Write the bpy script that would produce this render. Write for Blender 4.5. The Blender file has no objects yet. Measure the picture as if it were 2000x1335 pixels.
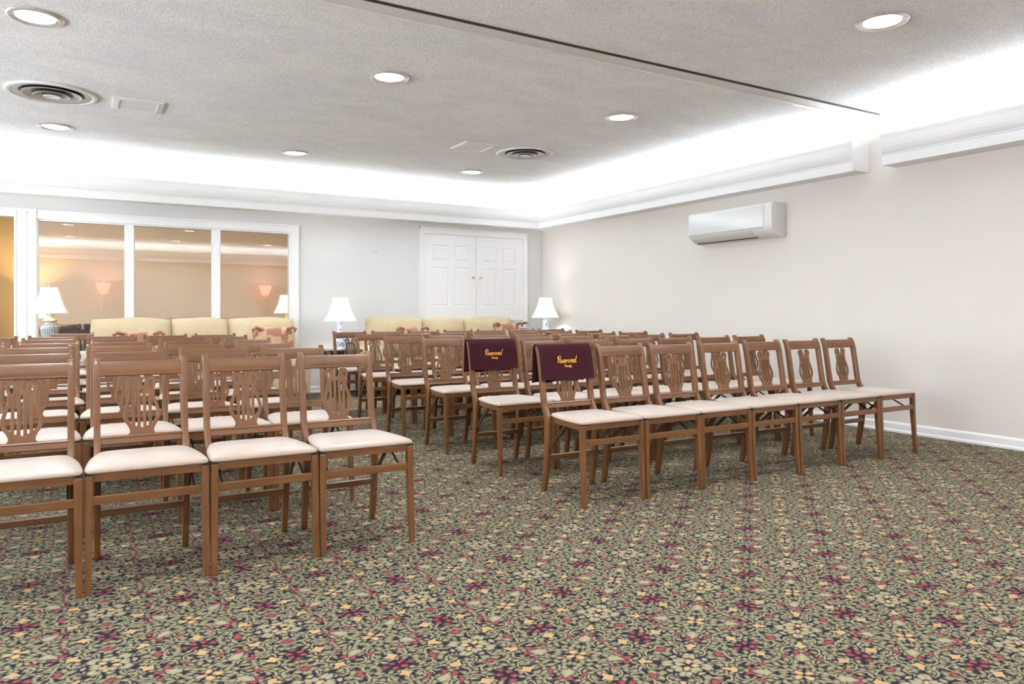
import bpy, bmesh, math, random
from mathutils import Vector, Matrix
random.seed(7)
SC = bpy.context.scene
COL = SC.collection
PI = math.pi

# ------------------------------------------------------------------ materials
def mat(name):
    m = bpy.data.materials.new(name); m.use_nodes = True
    nt = m.node_tree
    b = nt.nodes['Principled BSDF']
    return m, nt, b
def simple(name, col, rough=.5, metal=0, spec=.5, coat=0, emit=None, es=0, sub=0):
    m, nt, b = mat(name)
    b.inputs['Base Color'].default_value = (*col, 1)
    b.inputs['Roughness'].default_value = rough
    b.inputs['Metallic'].default_value = metal
    b.inputs['Specular IOR Level'].default_value = spec
    b.inputs['Coat Weight'].default_value = coat
    if emit:
        b.inputs['Emission Color'].default_value = (*emit, 1)
        b.inputs['Emission Strength'].default_value = es
    return m
class NG:
    """tiny node-building helper"""
    def __init__(s, nt): s.nt = nt
    def n(s, t, **k):
        o = s.nt.nodes.new(t)
        for a, v in k.items(): setattr(o, a, v)
        return o
    def lk(s, a, b): s.nt.links.new(a, b)
    def inp(s, sock, v):
        if hasattr(v, 'is_output'): s.lk(v, sock)
        else: sock.default_value = v
    def m(s, op, a, b=0., c=None, clamp=False):
        o = s.n('ShaderNodeMath', operation=op, use_clamp=clamp)
        s.inp(o.inputs[0], a); s.inp(o.inputs[1], b)
        if c is not None: s.inp(o.inputs[2], c)
        return o.outputs[0]
    def v(s, op, a, b=(0, 0, 0)):
        o = s.n('ShaderNodeVectorMath', operation=op)
        s.inp(o.inputs[0], a); s.inp(o.inputs[1], b)
        return o
    def xyz(s, a):
        o = s.n('ShaderNodeSeparateXYZ'); s.lk(a, o.inputs[0]); return o.outputs
    def comb(s, x, y, z=0.):
        o = s.n('ShaderNodeCombineXYZ'); s.inp(o.inputs[0], x); s.inp(o.inputs[1], y); s.inp(o.inputs[2], z); return o.outputs[0]
    def mix(s, f, a, b):
        o = s.n('ShaderNodeMix', data_type='RGBA')
        s.inp(o.inputs[0], f); s.inp(o.inputs[6], a); s.inp(o.inputs[7], b); return o.outputs[2]
    def noise(s, vec, scale, detail=2., rough=.5, dist=0.):
        o = s.n('ShaderNodeTexNoise'); s.lk(vec, o.inputs['Vector'])
        o.inputs['Scale'].default_value = scale; o.inputs['Detail'].default_value = detail
        o.inputs['Roughness'].default_value = rough; o.inputs['Distortion'].default_value = dist
        return o
    def bump(s, h, strength, dist, bsdf):
        o = s.n('ShaderNodeBump'); s.inp(o.inputs['Height'], h)
        o.inputs['Strength'].default_value = strength; o.inputs['Distance'].default_value = dist
        s.lk(o.outputs[0], bsdf.inputs['Normal'])
    def step(s, d, edge=1., soft=.12):
        o = s.n('ShaderNodeMapRange', interpolation_type='SMOOTHSTEP')
        s.inp(o.inputs[0], d); o.inputs[1].default_value = edge + soft; o.inputs[2].default_value = edge - soft
        o.inputs[3].default_value = 0; o.inputs[4].default_value = 1
        return o.outputs[0]

def wood(name, axis):
    m, nt, b = mat(name); g = NG(nt)
    tc = g.n('ShaderNodeTexCoord'); oi = g.n('ShaderNodeObjectInfo')
    rnd = g.m('MULTIPLY', oi.outputs['Random'], 37.)
    p = g.v('ADD', tc.outputs['Object'], g.comb(rnd, rnd, rnd)).outputs[0]
    sc = {'x': (4, 60, 60), 'z': (60, 60, 4)}[axis]
    q = g.v('MULTIPLY', p, sc).outputs[0]
    gr = g.noise(q, 1., 3., .6, .4)
    big = g.noise(p, 5., 2., .5)
    c = g.mix(gr.outputs[0], (.024, .008, .0025, 1), (.190, .075, .021, 1))
    c2 = g.mix(g.m('MULTIPLY', big.outputs[0], .55), c, (.20, .083, .026, 1))
    g.lk(c2, b.inputs['Base Color'])
    b.inputs['Roughness'].default_value = .38
    b.inputs['Specular IOR Level'].default_value = .42
    b.inputs['Coat Weight'].default_value = .22
    b.inputs['Coat Roughness'].default_value = .25
    return m

def carpet():
    m, nt, b = mat('floral_carpet'); g = NG(nt)
    tc = g.n('ShaderNodeTexCoord')
    P0 = tc.outputs['Object']
    wn = g.noise(P0, 24., 3., .6)
    w = g.v('MULTIPLY', g.v('SUBTRACT', wn.outputs['Color'], (.5, .5, .5)).outputs[0], (.021, .021, 0)).outputs[0]
    wn2 = g.noise(P0, 75., 1., .5)
    w2 = g.v('MULTIPLY', g.v('SUBTRACT', wn2.outputs['Color'], (.5, .5, .5)).outputs[0], (.010, .010, 0)).outputs[0]
    P = g.v('ADD', g.v('ADD', P0, w).outputs[0], w2).outputs[0]
    P = g.v('MULTIPLY', g.v('SUBTRACT', P, (2.437, 1.95, 0)).outputs[0], (1/.525, 1/.465, 1)).outputs[0]
    X, Y, _ = g.xyz(P)
    def fold(a): return g.m('ABSOLUTE', g.m('SUBTRACT', a, g.m('ROUND', a)))
    fx, fy = fold(X), fold(Y)
    u, v = g.m('MAXIMUM', fx, fy), g.m('MINIMUM', fx, fy)
    F = g.comb(u, v, 0.)
    def ell(cx, cy, a, bb, ang=0.):
        mp = g.n('ShaderNodeMapping', vector_type='TEXTURE'); g.lk(F, mp.inputs[0])
        mp.inputs['Location'].default_value = (cx, cy, 0); mp.inputs['Rotation'].default_value = (0, 0, math.radians(ang))
        mp.inputs['Scale'].default_value = (a, bb, 1)
        return g.v('LENGTH', mp.outputs[0]).outputs['Value']
    def dia(cx, cy, a, bb, ang=0.):
        mp = g.n('ShaderNodeMapping', vector_type='TEXTURE'); g.lk(F, mp.inputs[0])
        mp.inputs['Location'].default_value = (cx, cy, 0); mp.inputs['Rotation'].default_value = (0, 0, math.radians(ang))
        mp.inputs['Scale'].default_value = (a, bb, 1)
        return g.v('DOT_PRODUCT', g.v('ABSOLUTE', mp.outputs[0]).outputs[0], (1, 1, 0)).outputs['Value']
    def ring(cx, cy, r, wd, ang=0., cut=.1):
        q = g.v('SUBTRACT', F, (cx, cy, 0)).outputs[0]
        d = g.v('LENGTH', q).outputs['Value']
        d = g.m('DIVIDE', g.m('ABSOLUTE', g.m('SUBTRACT', d, r)), wd)
        dt = g.v('DOT_PRODUCT', q, (math.cos(math.radians(ang))/r, math.sin(math.radians(ang))/r, 0)).outputs['Value']
        return g.m('MAXIMUM', d, g.m('MULTIPLY_ADD', dt, -5., 1+5*cut))
    def mn(L):
        o = L[0]
        for x in L[1:]: o = g.m('MINIMUM', o, x)
        return o
    green = [ell(.105,.022,0.0357,0.0189,25), ell(.13,.062,0.0357,0.0203,50), ell(.155,.105,0.0399,0.0203,75), ell(.098,.075,0.0315,0.0175,45),
             ell(.150,.010,0.0210,0.0162,0), ell(.205,.028,0.0420,0.0203,-12), ell(.215,.075,0.0336,0.0175,35), ell(.262,.052,0.0357,0.0175,70),
             ell(.30,.016,0.0273,0.0162,10), ell(.315,.075,0.0399,0.0189,-30), ell(.355,.088,0.0315,0.0203,20), ell(.295,.125,0.0378,0.0189,60),
             ell(.345,.145,0.0378,0.0216,-10), ell(.388,.19,0.0357,0.0270,60), ell(.352,.218,0.0315,0.0175,10), ell(.300,.175,0.0336,0.0175,100),
             ell(.405,.112,0.0357,0.0189,80), ell(.440,.135,0.0378,0.0243,30), ell(.482,.122,0.0231,0.0203,0), ell(.43,.065,0.0315,0.0175,-40),
             ell(.408,.022,0.0231,0.0175,20), ell(.475,.185,0.0357,0.0189,-60), ell(.432,.205,0.0294,0.0162,0), ell(.228,.150,0.0357,0.0175,60),
             ell(.245,.245,0.0231,0.0189,-45), ell(.292,.248,0.0273,0.0162,10), ell(.345,.268,0.0357,0.0189,45), ell(.455,.265,0.0357,0.0203,20),
             ell(.49,.30,0.0168,0.0351,0), ell(.425,.31,0.0315,0.0189,-20), ell(.385,.325,0.0294,0.0203,60), ell(.44,.355,0.0252,0.0162,60),
             ell(.345,.335,0.0210,0.0189,-45), ell(.063,.030,0.0210,0.0135,60), ell(.20,.115,0.0210,0.0162,0), ell(.255,.012,0.0189,0.0149,0), ell(.465,.232,0.0210,0.0149,-30)]
    vine = [ring(.412,.248,.040,.008,200,-.2), ring(.33,.05,.060,.007,60), ring(.285,.20,.060,.007,-30), ring(.455,.155,.050,.007,120,0.), ring(.225,.06,.055,.007,100), ring(.40,.33,.05,.007,-70,0.)]
    cream = [dia(.180,.180,.070,.046,45), dia(.160,.160,.035,.060,45), ell(.483,.422,.036,.022,82), ell(.425,.400,.038,.023,38), ell(.500,.362,.026,.018,0)]
    peach = [ell(.046,.0,.034,.025), ell(.465,.465,.032,.020,45)]
    gold = [dia(.362,.0,.058,.034,0), dia(.362,.0,.034,.050,0), dia(.300,.300,.048,.034,-45), ell(.315,.315,.018,.045,-45)]
    red = [dia(.255,.208,.034,.022,-20), dia(.253,.098,.050,.018,60), dia(.464,.029,.030,.026,-30), dia(.500,.085,.022,.026), dia(.500,.236,.036,.028,0),
           ell(.232,.192,.013,.020,10), ell(.474,.225,.016,.014)]
    vor = g.n('ShaderNodeTexVoronoi'); g.lk(F, vor.inputs['Vector']); vor.inputs['Scale'].default_value = 11.5; vor.inputs['Randomness'].default_value = 1.
    fill = g.m('MULTIPLY', vor.outputs['Distance'], 3.1)
    dg = mn(green); dv = mn(vine)
    navy = (.009, .0065, .016, 1); sd = (.105, .098, .052, 1); sl = (.238, .212, .128, 1)
    tone = g.step(mn([dg, fill]), .55, .4)
    sage = g.mix(tone, sd, sl)
    base = g.mix(g.step(fill, 1., .12), navy, sage)
    base = g.mix(g.step(dv, 1.25, .35), base, (.20, .19, .105, 1))
    def halo(base, d, e=1.45): return g.mix(g.step(d, e, .12), base, navy)
    base = halo(base, dg, 1.42); base = g.mix(g.step(dg, 1., .1), base, sage)
    base = halo(base, dv, 2.1); base = g.mix(g.step(dv, 1.15, .3), base, (.215, .192, .112, 1))
    for L, c1, c2 in ((gold, (.34,.26,.145,1), (.42,.245,.09,1)), (red, (.17,.032,.036,1), (.25,.050,.054,1)), (cream, (.18,.165,.10,1), (.29,.255,.16,1)), (peach, (.25,.17,.08,1), (.44,.29,.155,1))):
        d = mn(L); base = halo(base, d, 1.18)
        base = g.mix(g.step(d, 1., .1), base, g.mix(g.step(d, .6, .4), c1, c2))
    fine = g.noise(P0, 420., 1., .5)
    base2 = g.mix(g.m('MULTIPLY', g.step(fine.outputs[0], .45, .12), .22), base, (.03, .03, .03, 1))
    g.lk(base2, b.inputs['Base Color'])
    b.inputs['Roughness'].default_value = .95; b.inputs['Specular IOR Level'].default_value = .15
    g.bump(fine.outputs[0], .4, .003, b)
    return m

def ceilmat():
    m, nt, b = mat('textured_ceiling'); g = NG(nt)
    tc = g.n('ShaderNodeTexCoord'); P = tc.outputs['Object']
    st = g.v('MULTIPLY', P, (1.0, 1.7, 1)).outputs[0]
    big = g.noise(st, 1.9, 5., .62, .5)
    fine = g.noise(P, 95., 3., .7)
    c = g.mix(g.step(big.outputs[0], .5, .2), (.87, .90, .945, 1), (.985, .99, 1., 1))
    c = g.mix(g.m('MULTIPLY', g.step(fine.outputs[0], .47, .10), .40), c, (.42, .42, .43, 1))
    g.lk(c, b.inputs['Base Color']); b.inputs['Roughness'].default_value = .9
    g.bump(fine.outputs[0], .55, .008, b)
    return m

def paint(name, col, rough=.6):
    m, nt, b = mat(name); g = NG(nt)
    tc = g.n('ShaderNodeTexCoord')
    big = g.noise(tc.outputs['Object'], .8, 3., .5)
    c = g.mix(big.outputs[0], (*[x*.97 for x in col], 1), (*[min(1, x*1.03) for x in col], 1))
    g.lk(c, b.inputs['Base Color']); b.inputs['Roughness'].default_value = rough
    fine = g.noise(tc.outputs['Object'], 160., 2., .5); g.bump(fine.outputs[0], .08, .002, b)
    return m

def fabric(name, c1, c2, sc=40., rough=.9):
    m, nt, b = mat(name); g = NG(nt)
    tc = g.n('ShaderNodeTexCoord')
    a = g.noise(tc.outputs['Object'], 7., 4., .6, .4); f = g.noise(tc.outputs['Object'], sc*8, 2., .5)
    g.lk(g.mix(a.outputs[0], (*c1, 1), (*c2, 1)), b.inputs['Base Color'])
    b.inputs['Roughness'].default_value = rough; b.inputs['Sheen Weight'].default_value = .3
    b.inputs['Specular IOR Level'].default_value = .2
    g.bump(f.outputs[0], .25, .002, b)
    return m

def patchwork():
    m, nt, b = mat('patchwork_fabric'); g = NG(nt)
    tc = g.n('ShaderNodeTexCoord')
    v = g.n('ShaderNodeTexVoronoi', distance='CHEBYCHEV'); g.lk(tc.outputs['Object'], v.inputs['Vector']); v.inputs['Scale'].default_value = 10.
    r = g.n('ShaderNodeValToRGB'); g.lk(v.outputs['Color'], r.inputs[0]); r.color_ramp.interpolation = 'CONSTANT'
    e = r.color_ramp.elements; e[0].color = (.40, .23, .125, 1); e[1].position = .35; e[1].color = (.45, .31, .18, 1)
    for p, c in ((.5, (.25, .095, .05, 1)), (.68, (.42, .26, .155, 1)), (.82, (.32, .14, .075, 1))):
        x = e.new(p); x.color = c
    g.lk(r.outputs[0], b.inputs['Base Color']); b.inputs['Roughness'].default_value = .7; b.inputs['Sheen Weight'].default_value = .3
    return m

def porcelain_blue():
    m, nt, b = mat('blue_white_porcelain'); g = NG(nt)
    tc = g.n('ShaderNodeTexCoord'); n1 = g.noise(tc.outputs['Object'], 32., 2., .6, 1.2)
    v = g.n('ShaderNodeTexVoronoi'); g.lk(tc.outputs['Object'], v.inputs['Vector']); v.inputs['Scale'].default_value = 30.
    f = g.m('MULTIPLY', g.step(v.outputs['Distance'], .42, .06), g.step(n1.outputs[0], .52, .05))
    g.lk(g.mix(f, (.78, .84, .92, 1), (.05, .16, .50, 1)), b.inputs['Base Color'])
    b.inputs['Roughness'].default_value = .15; b.inputs['Coat Weight'].default_value = .6
    return m

def glassmat():
    m = bpy.data.materials.new('window_glass'); m.use_nodes = True; nt = m.node_tree; nt.nodes.clear(); g = NG(nt)
    o = g.n('ShaderNodeOutputMaterial'); t = g.n('ShaderNodeBsdfTransparent'); t.inputs[0].default_value = (.97, .97, .97, 1)
    gl = g.n('ShaderNodeBsdfGlossy'); gl.inputs['Roughness'].default_value = .006; gl.inputs[0].default_value = (.95, .95, .95, 1)
    mx = g.n('ShaderNodeMixShader'); mx.inputs[0].default_value = GLASS_F
    g.lk(t.outputs[0], mx.inputs[1]); g.lk(gl.outputs[0], mx.inputs[2]); g.lk(mx.outputs[0], o.inputs[0])
    return m

def shademat(name, col, glow, es):
    """lamp shade cloth: lets its bulb glow through"""
    m = bpy.data.materials.new(name); m.use_nodes = True; nt = m.node_tree; nt.nodes.clear(); g = NG(nt)
    o = g.n('ShaderNodeOutputMaterial'); d = g.n('ShaderNodeBsdfDiffuse'); t = g.n('ShaderNodeBsdfTranslucent')
    d.inputs[0].default_value = (*col, 1); t.inputs[0].default_value = (*col, 1)
    mx = g.n('ShaderNodeMixShader'); mx.inputs[0].default_value = .55
    g.lk(d.outputs[0], mx.inputs[1]); g.lk(t.outputs[0], mx.inputs[2])
    e = g.n('ShaderNodeEmission'); e.inputs[0].default_value = (*glow, 1); e.inputs[1].default_value = es
    ad = g.n('ShaderNodeAddShader'); g.lk(mx.outputs[0], ad.inputs[0]); g.lk(e.outputs[0], ad.inputs[1]); g.lk(ad.outputs[0], o.inputs[0])
    return m

GLASS_F = .20
M = {}
M['wood_v'] = wood('walnut_upright', 'z'); M['wood_h'] = wood('walnut_rail', 'x')
M['wood_dark'] = simple('dark_walnut', (.050, .024, .012), .35); M['carpet'] = carpet(); M['ceiling'] = ceilmat()
M['wall'] = paint('wall_paint', (.69, .648, .60)); M['wall_back'] = paint('wall_back_paint', (.66, .66, .65))
M['trim'] = simple('white_trim', (.80, .80, .80), .35); M['crown'] = simple('white_crown', (.82, .82, .82), .5)
M['yellow'] = paint('yellow_wall', (.62, .46, .24)); M['lounge_ceiling'] = paint('lounge_ceiling', (.50, .42, .30))
M['vinyl'] = fabric('cream_vinyl', (.36, .285, .23), (.43, .35, .285), 20., .30)
M['black'] = simple('black_rubber', (.012, .010, .008), .6)
M['strap'] = simple('dark_bracket', (.03, .022, .018), .4)
M['maroon'] = fabric('maroon_cloth', (.026, .0032, .0065), (.038, .0048, .0095), 30.)
M['maroon'].node_tree.nodes['Principled BSDF'].inputs['Sheen Weight'].default_value = 0
M['gold_thread'] = simple('gold_thread', (.85, .42, .06), .4)
M['sofa'] = fabric('tan_microsuede', (.42, .335, .19), (.55, .455, .29), 30.)
M['patch'] = patchwork()
M['brass'] = simple('brass', (.72, .50, .20), .25, 1)
M['gilt'] = simple('gilt', (.66, .62, .42), .35, .4)
M['chrome'] = simple('chrome', (.85, .84, .84), .25, .7)
M['white_metal'] = simple('white_metal', (.80, .80, .80), .4)
M['grey_metal'] = simple('grey_metal', (.55, .55, .56), .35, .3)
M['lens'] = simple('downlight_lens', (.9, .9, .9), .5, emit=(1, .97, .93), es=6.)
M['plastic'] = simple('white_plastic', (.66, .67, .66), .07, coat=1.)
M['plastic_soft'] = simple('white_plastic_matt', (.70, .68, .66), .4)
M['plastic_grey'] = simple('grey_plastic', (.55, .53, .50), .4)
M['shade'] = shademat('white_lampshade', (.80, .80, .78), (1, .98, .95), .16)
M['shade_warm'] = shademat('cream_lampshade', (.80, .70, .50), (1, .78, .45), .9)
M['pinkglass'] = shademat('pink_glass', (.85, .45, .40), (1, .34, .30), 1.1)
M['celadon'] = simple('celadon_glaze', (.36, .41, .455), .2, coat=.7)
M['bluewhite'] = porcelain_blue()
M['redglaze'] = simple('red_glaze', (.50, .10, .03), .2, coat=.6)
M['darkwood'] = simple('dark_wood', (.045, .025, .015), .3, coat=.3)
M['leather'] = simple('grey_leather', (.06, .06, .062), .32)
M['glass'] = glassmat()

# ------------------------------------------------------------------ mesh helpers
class MB:
    def __init__(s): s.bm = bmesh.new()
    def box(s, a, b, bevel=0.):
        bm2 = bmesh.new(); bmesh.ops.create_cube(bm2, size=1)
        for v in bm2.verts:
            v.co = Vector(((a[i]+b[i])/2 + v.co[i]*(b[i]-a[i])) for i in range(3))
        if bevel: bmesh.ops.bevel(bm2, geom=bm2.edges[:], offset=bevel, segments=2, affect='EDGES', profile=.5)
        s.merge(bm2); return s
    def merge(s, bm2, mtx=None):
        if mtx: bmesh.ops.transform(bm2, matrix=mtx, verts=bm2.verts)
        me = bpy.data.meshes.new('t'); bm2.to_mesh(me); bm2.free(); s.bm.from_mesh(me); bpy.data.meshes.remove(me)
    def loft(s, rings, close=True, caps=True):
        """rings: list of equal-length point loops"""
        R = [[s.bm.verts.new(p) for p in r] for r in rings]
        n = len(R[0])
        for i in range(len(R)-1):
            for j in range(n if close else n-1):
                k = (j+1) % n
                s.bm.faces.new((R[i][j], R[i][k], R[i+1][k], R[i+1][j]))
        if caps:
            s.bm.faces.new(list(reversed(R[0]))); s.bm.faces.new(R[-1])
        return s
    def lathe(s, prof, n=32, c=(0, 0, 0), caps=True):
        rings = [[(c[0]+r*math.cos(2*PI*k/n), c[1]+r*math.sin(2*PI*k/n), c[2]+z) for k in range(n)] for r, z in prof]
        return s.loft(rings, True, caps)
    def tube(s, pts, r, n=8):
        pts = [Vector(p) for p in pts]; rings = []
        for i, p in enumerate(pts):
            t = (pts[min(i+1, len(pts)-1)] - pts[max(i-1, 0)]).normalized()
            up = Vector((0, 0, 1)) if abs(t.z) < .9 else Vector((1, 0, 0))
            a = t.cross(up).normalized(); b2 = a.cross(t)
            rr = r[i] if isinstance(r, (list, tuple)) else r
            rings.append([p + a*rr*math.cos(2*PI*k/n) + b2*rr*math.sin(2*PI*k/n) for k in range(n)])
        return s.loft(rings)
    def prism(s, poly, axis, a, b):
        """extrude a 2-D outline along an axis"""
        def P(q, t): return {'x': (t, q[0], q[1]), 'y': (q[0], t, q[1]), 'z': (q[0], q[1], t)}[axis]
        return s.loft([[P(q, a) for q in poly], [P(q, b) for q in poly]])
    def bar(s, p, q, w, h):
        p, q = Vector(p), Vector(q); t = (q-p).normalized()
        up = Vector((1, 0, 0)); a = t.cross(up).normalized()
        rings = [[c + up*w/2*i + a*h/2*j for i, j in ((-1, -1), (1, -1), (1, 1), (-1, 1))] for c in (p, q)]
        return s.loft(rings)
    def pillow(s, w, h, t, n=14, ex=4., mtx=None, sag=0., wob=None):
        bm2 = bmesh.new(); grid = {}
        for side in (1, -1):
            for i in range(n+1):
                for j in range(n+1):
                    x, z = -1+2*i/n, -1+2*j/n
                    edge = i in (0, n) or j in (0, n)
                    if side == -1 and edge: grid[(side, i, j)] = grid[(1, i, j)]; continue
                    th = ((1-abs(x)**ex)*(1-abs(z)**ex))**.5
                    r = 1-.05*abs(x*z)**2
                    if wob is not None: th *= 1+.10*math.sin(3.1*x+wob)*math.cos(2.3*z+wob*1.7); r *= 1+.012*math.sin(5*x+wob*3)*abs(z)
                    grid[(side, i, j)] = bm2.verts.new((x*w/2*r, side*t/2*th, z*h/2*r - sag*(1-x*x)*max(0, z)))
            for i in range(n):
                for j in range(n):
                    f = [grid[(side, i, j)], grid[(side, i+1, j)], grid[(side, i+1, j+1)], grid[(side, i, j+1)]]
                    bm2.faces.new(f if side == -1 else list(reversed(f)))
        s.merge(bm2, mtx); return s
    def build(s, name, m, parent=None, smooth=False, bevel=0., seg=2):
        bm = s.bm
        bmesh.ops.recalc_face_normals(bm, faces=bm.faces)
        if bevel:
            ed = [e for e in bm.edges if len(e.link_faces) == 2 and e.calc_face_angle(0) > .6]
            bmesh.ops.bevel(bm, geom=ed, offset=bevel, segments=seg, affect='EDGES', profile=.5)
        me = bpy.data.meshes.new(name); bm.to_mesh(me); bm.free()
        me.materials.append(m if not isinstance(m, str) else M[m])
        if smooth:
            me.shade_smooth()
            try: me.set_sharp_from_angle(angle=.7)
            except Exception: pass
        o = bpy.data.objects.new(name, me); COL.objects.link(o)
        if parent: o.parent = parent
        return o

def tag(o, label=None, cat=None, group=None, kind=None):
    if label: o['label'] = label
    if cat: o['category'] = cat
    if group: o['group'] = group
    if kind: o['kind'] = kind
    return o
def struct(o): o['kind'] = 'structure'; return o
def thing(name, loc, label, cat, group=None, rz=0.):
    o = bpy.data.objects.new(name, None); COL.objects.link(o); o.location = loc; o.rotation_euler = (0, 0, rz)
    o.empty_display_size = .1
    return tag(o, label, cat, group)
def copy_tree(o, parent=None):
    c = o.copy(); COL.objects.link(c)
    if parent: c.parent = parent
    for ch in list(o.children): copy_tree(ch, c)
    return c
def curve_fill(name, loops, ext, bev, m, parent, mtx):
    cu = bpy.data.curves.new(name, 'CURVE'); cu.dimensions = '2D'; cu.fill_mode = 'BOTH'; cu.extrude = ext; cu.bevel_depth = bev; cu.bevel_resolution = 1
    for L in loops:
        s = cu.splines.new('POLY'); s.points.add(len(L)-1); s.use_cyclic_u = True
        for i, (x, y) in enumerate(L): s.points[i].co = (x, y, 0, 1)
    tmp = bpy.data.objects.new('tmp', cu); COL.objects.link(tmp)
    bpy.context.view_layer.update()
    me = bpy.data.meshes.new_from_object(tmp.evaluated_get(bpy.context.evaluated_depsgraph_get()))
    bpy.data.objects.remove(tmp); bpy.data.curves.remove(cu)
    me.transform(mtx); me.name = name; me.materials.clear(); me.materials.append(M[m])
    o = bpy.data.objects.new(name, me); COL.objects.link(o)
    if parent: o.parent = parent
    return o
def spline(pts, k=6, closed=True):
    n = len(pts); out = []
    for i in range(n if closed else n-1):
        g = (lambda j: pts[j % n]) if closed else (lambda j: pts[max(0, min(n-1, j))])
        p0, p1, p2, p3 = g(i-1), g(i), g(i+1), g(i+2)
        for a in range(k):
            t = a/k
            out.append(tuple(.5*((2*p1[d]) + (-p0[d]+p2[d])*t + (2*p0[d]-5*p1[d]+4*p2[d]-p3[d])*t*t + (-p0[d]+3*p1[d]-3*p2[d]+p3[d])*t**3) for d in range(len(p1))))
    if not closed: out.append(tuple(pts[-1]))
    return out

# ------------------------------------------------------------------ room
XR, XL, YB, YF, ZC = 6.54, -4.6, 10.16, -1.3, 2.93
b = MB(); b.box((XL-.1, YF-.1, -.08), (XR+.1, YB+4.0, 0)); struct(b.build('floor', 'carpet'))
b = MB(); b.box((XL-.1, YF-.1, ZC), (XR+.1, YB+.12, ZC+.1)); struct(b.build('ceiling', 'ceiling'))
b = MB(); b.box((XR, YF-.1, 0), (XR+.1, YB+.12, ZC)); struct(b.build('wall_right', 'wall'))
b = MB(); WL = [(.2, 2.0), (2.8, 4.6), (5.4, 7.2), (8.0, 9.6)]   # added fill windows, out of view: let sky light in to brighten the ceiling
b.box((XL-.1, YF-.1, 0), (XL, YB+.12, .75)); b.box((XL-.1, YF-.1, 2.30), (XL, YB+.12, ZC)); e_ = YF-.1
for y0, y1 in WL + [(YB+.12, 0)]:
    b.box((XL-.1, e_, .75), (XL, y0, 2.30)); e_ = y1
struct(b.build('wall_left', 'wall'))
for k, (y0, y1) in enumerate(WL):
    b = MB()
    for a, c in (((XL-.07, y0, .75), (XL-.03, y0+.05, 2.30)), ((XL-.07, y1-.05, .75), (XL-.03, y1, 2.30)), ((XL-.07, (y0+y1)/2-.02, .80), (XL-.03, (y0+y1)/2+.02, 2.25)),
                 ((XL-.07, y0+.05, .75), (XL-.03, y1-.05, .80)), ((XL-.07, y0+.05, 2.25), (XL-.03, y1-.05, 2.30))): b.box(a, c)
    b.box((XL-.001, y0-.08, .70), (XL+.06, y1+.08, .74)); struct(b.build('window_%d' % (k+2), 'trim'))  # frame and sill of an added, unseen fill opening
    L = bpy.data.lights.new('sky_portal', 'AREA'); L.shape = 'RECTANGLE'; L.size = 1.55; L.size_y = y1-y0
    o = bpy.data.objects.new('sky_portal', L); COL.objects.link(o); o.location = (XL-.12, (y0+y1)/2, 1.525); o.rotation_euler = (0, -PI/2, 0)
    L.cycles.is_portal = True
b = MB(); b.box((XL, YF-.1, 0), (XR, YF, ZC)); struct(b.build('wall_front', 'wall'))
# back wall with window openings
WX0, WX1, WZ0, WZ1 = -.465, 2.455, .62, 2.205      # glazed part
LX0, LX1 = -2.6, -.677                              # cased opening on the left
b = MB(); T = .12
b.box((WX1, YB, 0), (XR, YB+T, ZC)); b.box((WX0, YB, WZ1), (WX1, YB+T, ZC)); b.box((WX0, YB, 0), (WX1, YB+T, WZ0))
b.box((LX1, YB, 0), (WX0, YB+T, ZC)); b.box((LX0, YB, 2.215), (LX1, YB+T, ZC)); b.box((XL, YB, 0), (LX0, YB+T, ZC))
struct(b.build('wall_back', 'wall_back'))
# window: casing, sash bars, panes
win = bpy.data.objects.new('window_1', None); COL.objects.link(win); struct(win)
yc = YB-.022
b = MB()
b.box((WX1, yc, WZ0-.09), (WX1+.095, YB-.0005, WZ1)); b.box((WX0-.0, yc, WZ1), (WX1+.095, YB-.0005, WZ1+.095))
b.box((WX0, yc, WZ0-.09), (WX1, YB-.0005, WZ0)); b.box((WX1+.08, yc-.012, WZ0-.09), (WX1+.1, yc, WZ1+.08)); b.box((WX0, yc-.012, WZ1+.08), (WX1+.1, yc, WZ1+.1))
b.build('window_frame', 'trim', win)
b = MB()
for x0, x1 in ((.458, .547), (1.458, 1.545)):
    b.box((x0, YB-.01, WZ0+.03), (x1, YB+.08, WZ1-.02)); b.box((x0-.012, YB+.03, WZ0+.03), (x1+.012, YB+.06, WZ1-.02))
b.box((WX0, YB+.0, WZ0), (WX0+.02, YB+.1, WZ1)); b.box((WX1-.02, YB+.0, WZ0), (WX1, YB+.1, WZ1))
b.box((WX0+.02, YB+.001, WZ1-.02), (WX1-.02, YB+.1, WZ1)); b.box((WX0+.02, YB+.001, WZ0), (WX1-.02, YB+.1, WZ0+.03))
b.build('mullion', 'trim', win)
for k, (x0, x1, tilt) in enumerate(((WX0+.02, .446, .0), (.559, 1.446, .0015), (1.557, WX1-.02, -.0018))):
    b = MB(); b.box((x0, YB+.040, WZ0+.03), (x1, YB+.046, WZ1-.02)); o = b.build('pane', 'glass', win)
# post with flutes between window and left opening, left casing
b = MB(); b.box((LX1, YB-.03, 0), (WX0, YB+.001, 2.30)); b.box((LX1+.105, YB-.042, 0), (LX1+.118, YB-.03, 2.30)); b.box((WX0-.02, YB-.04, 0), (WX0, YB-.03, 2.30))
b.box((LX1, YB-.04, 0), (LX1+.02, YB-.03, 2.30)); b.box((LX0-.1, YB-.03, 2.215), (LX1, YB+.001, 2.31)); b.box((LX0-.1, YB-.03, 0), (LX0, YB+.001, 2.31)); b.box((LX0-.1, YB-.045, 2.285), (WX0, YB-.03, 2.31))
struct(b.build('trim_1', 'trim'))
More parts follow.
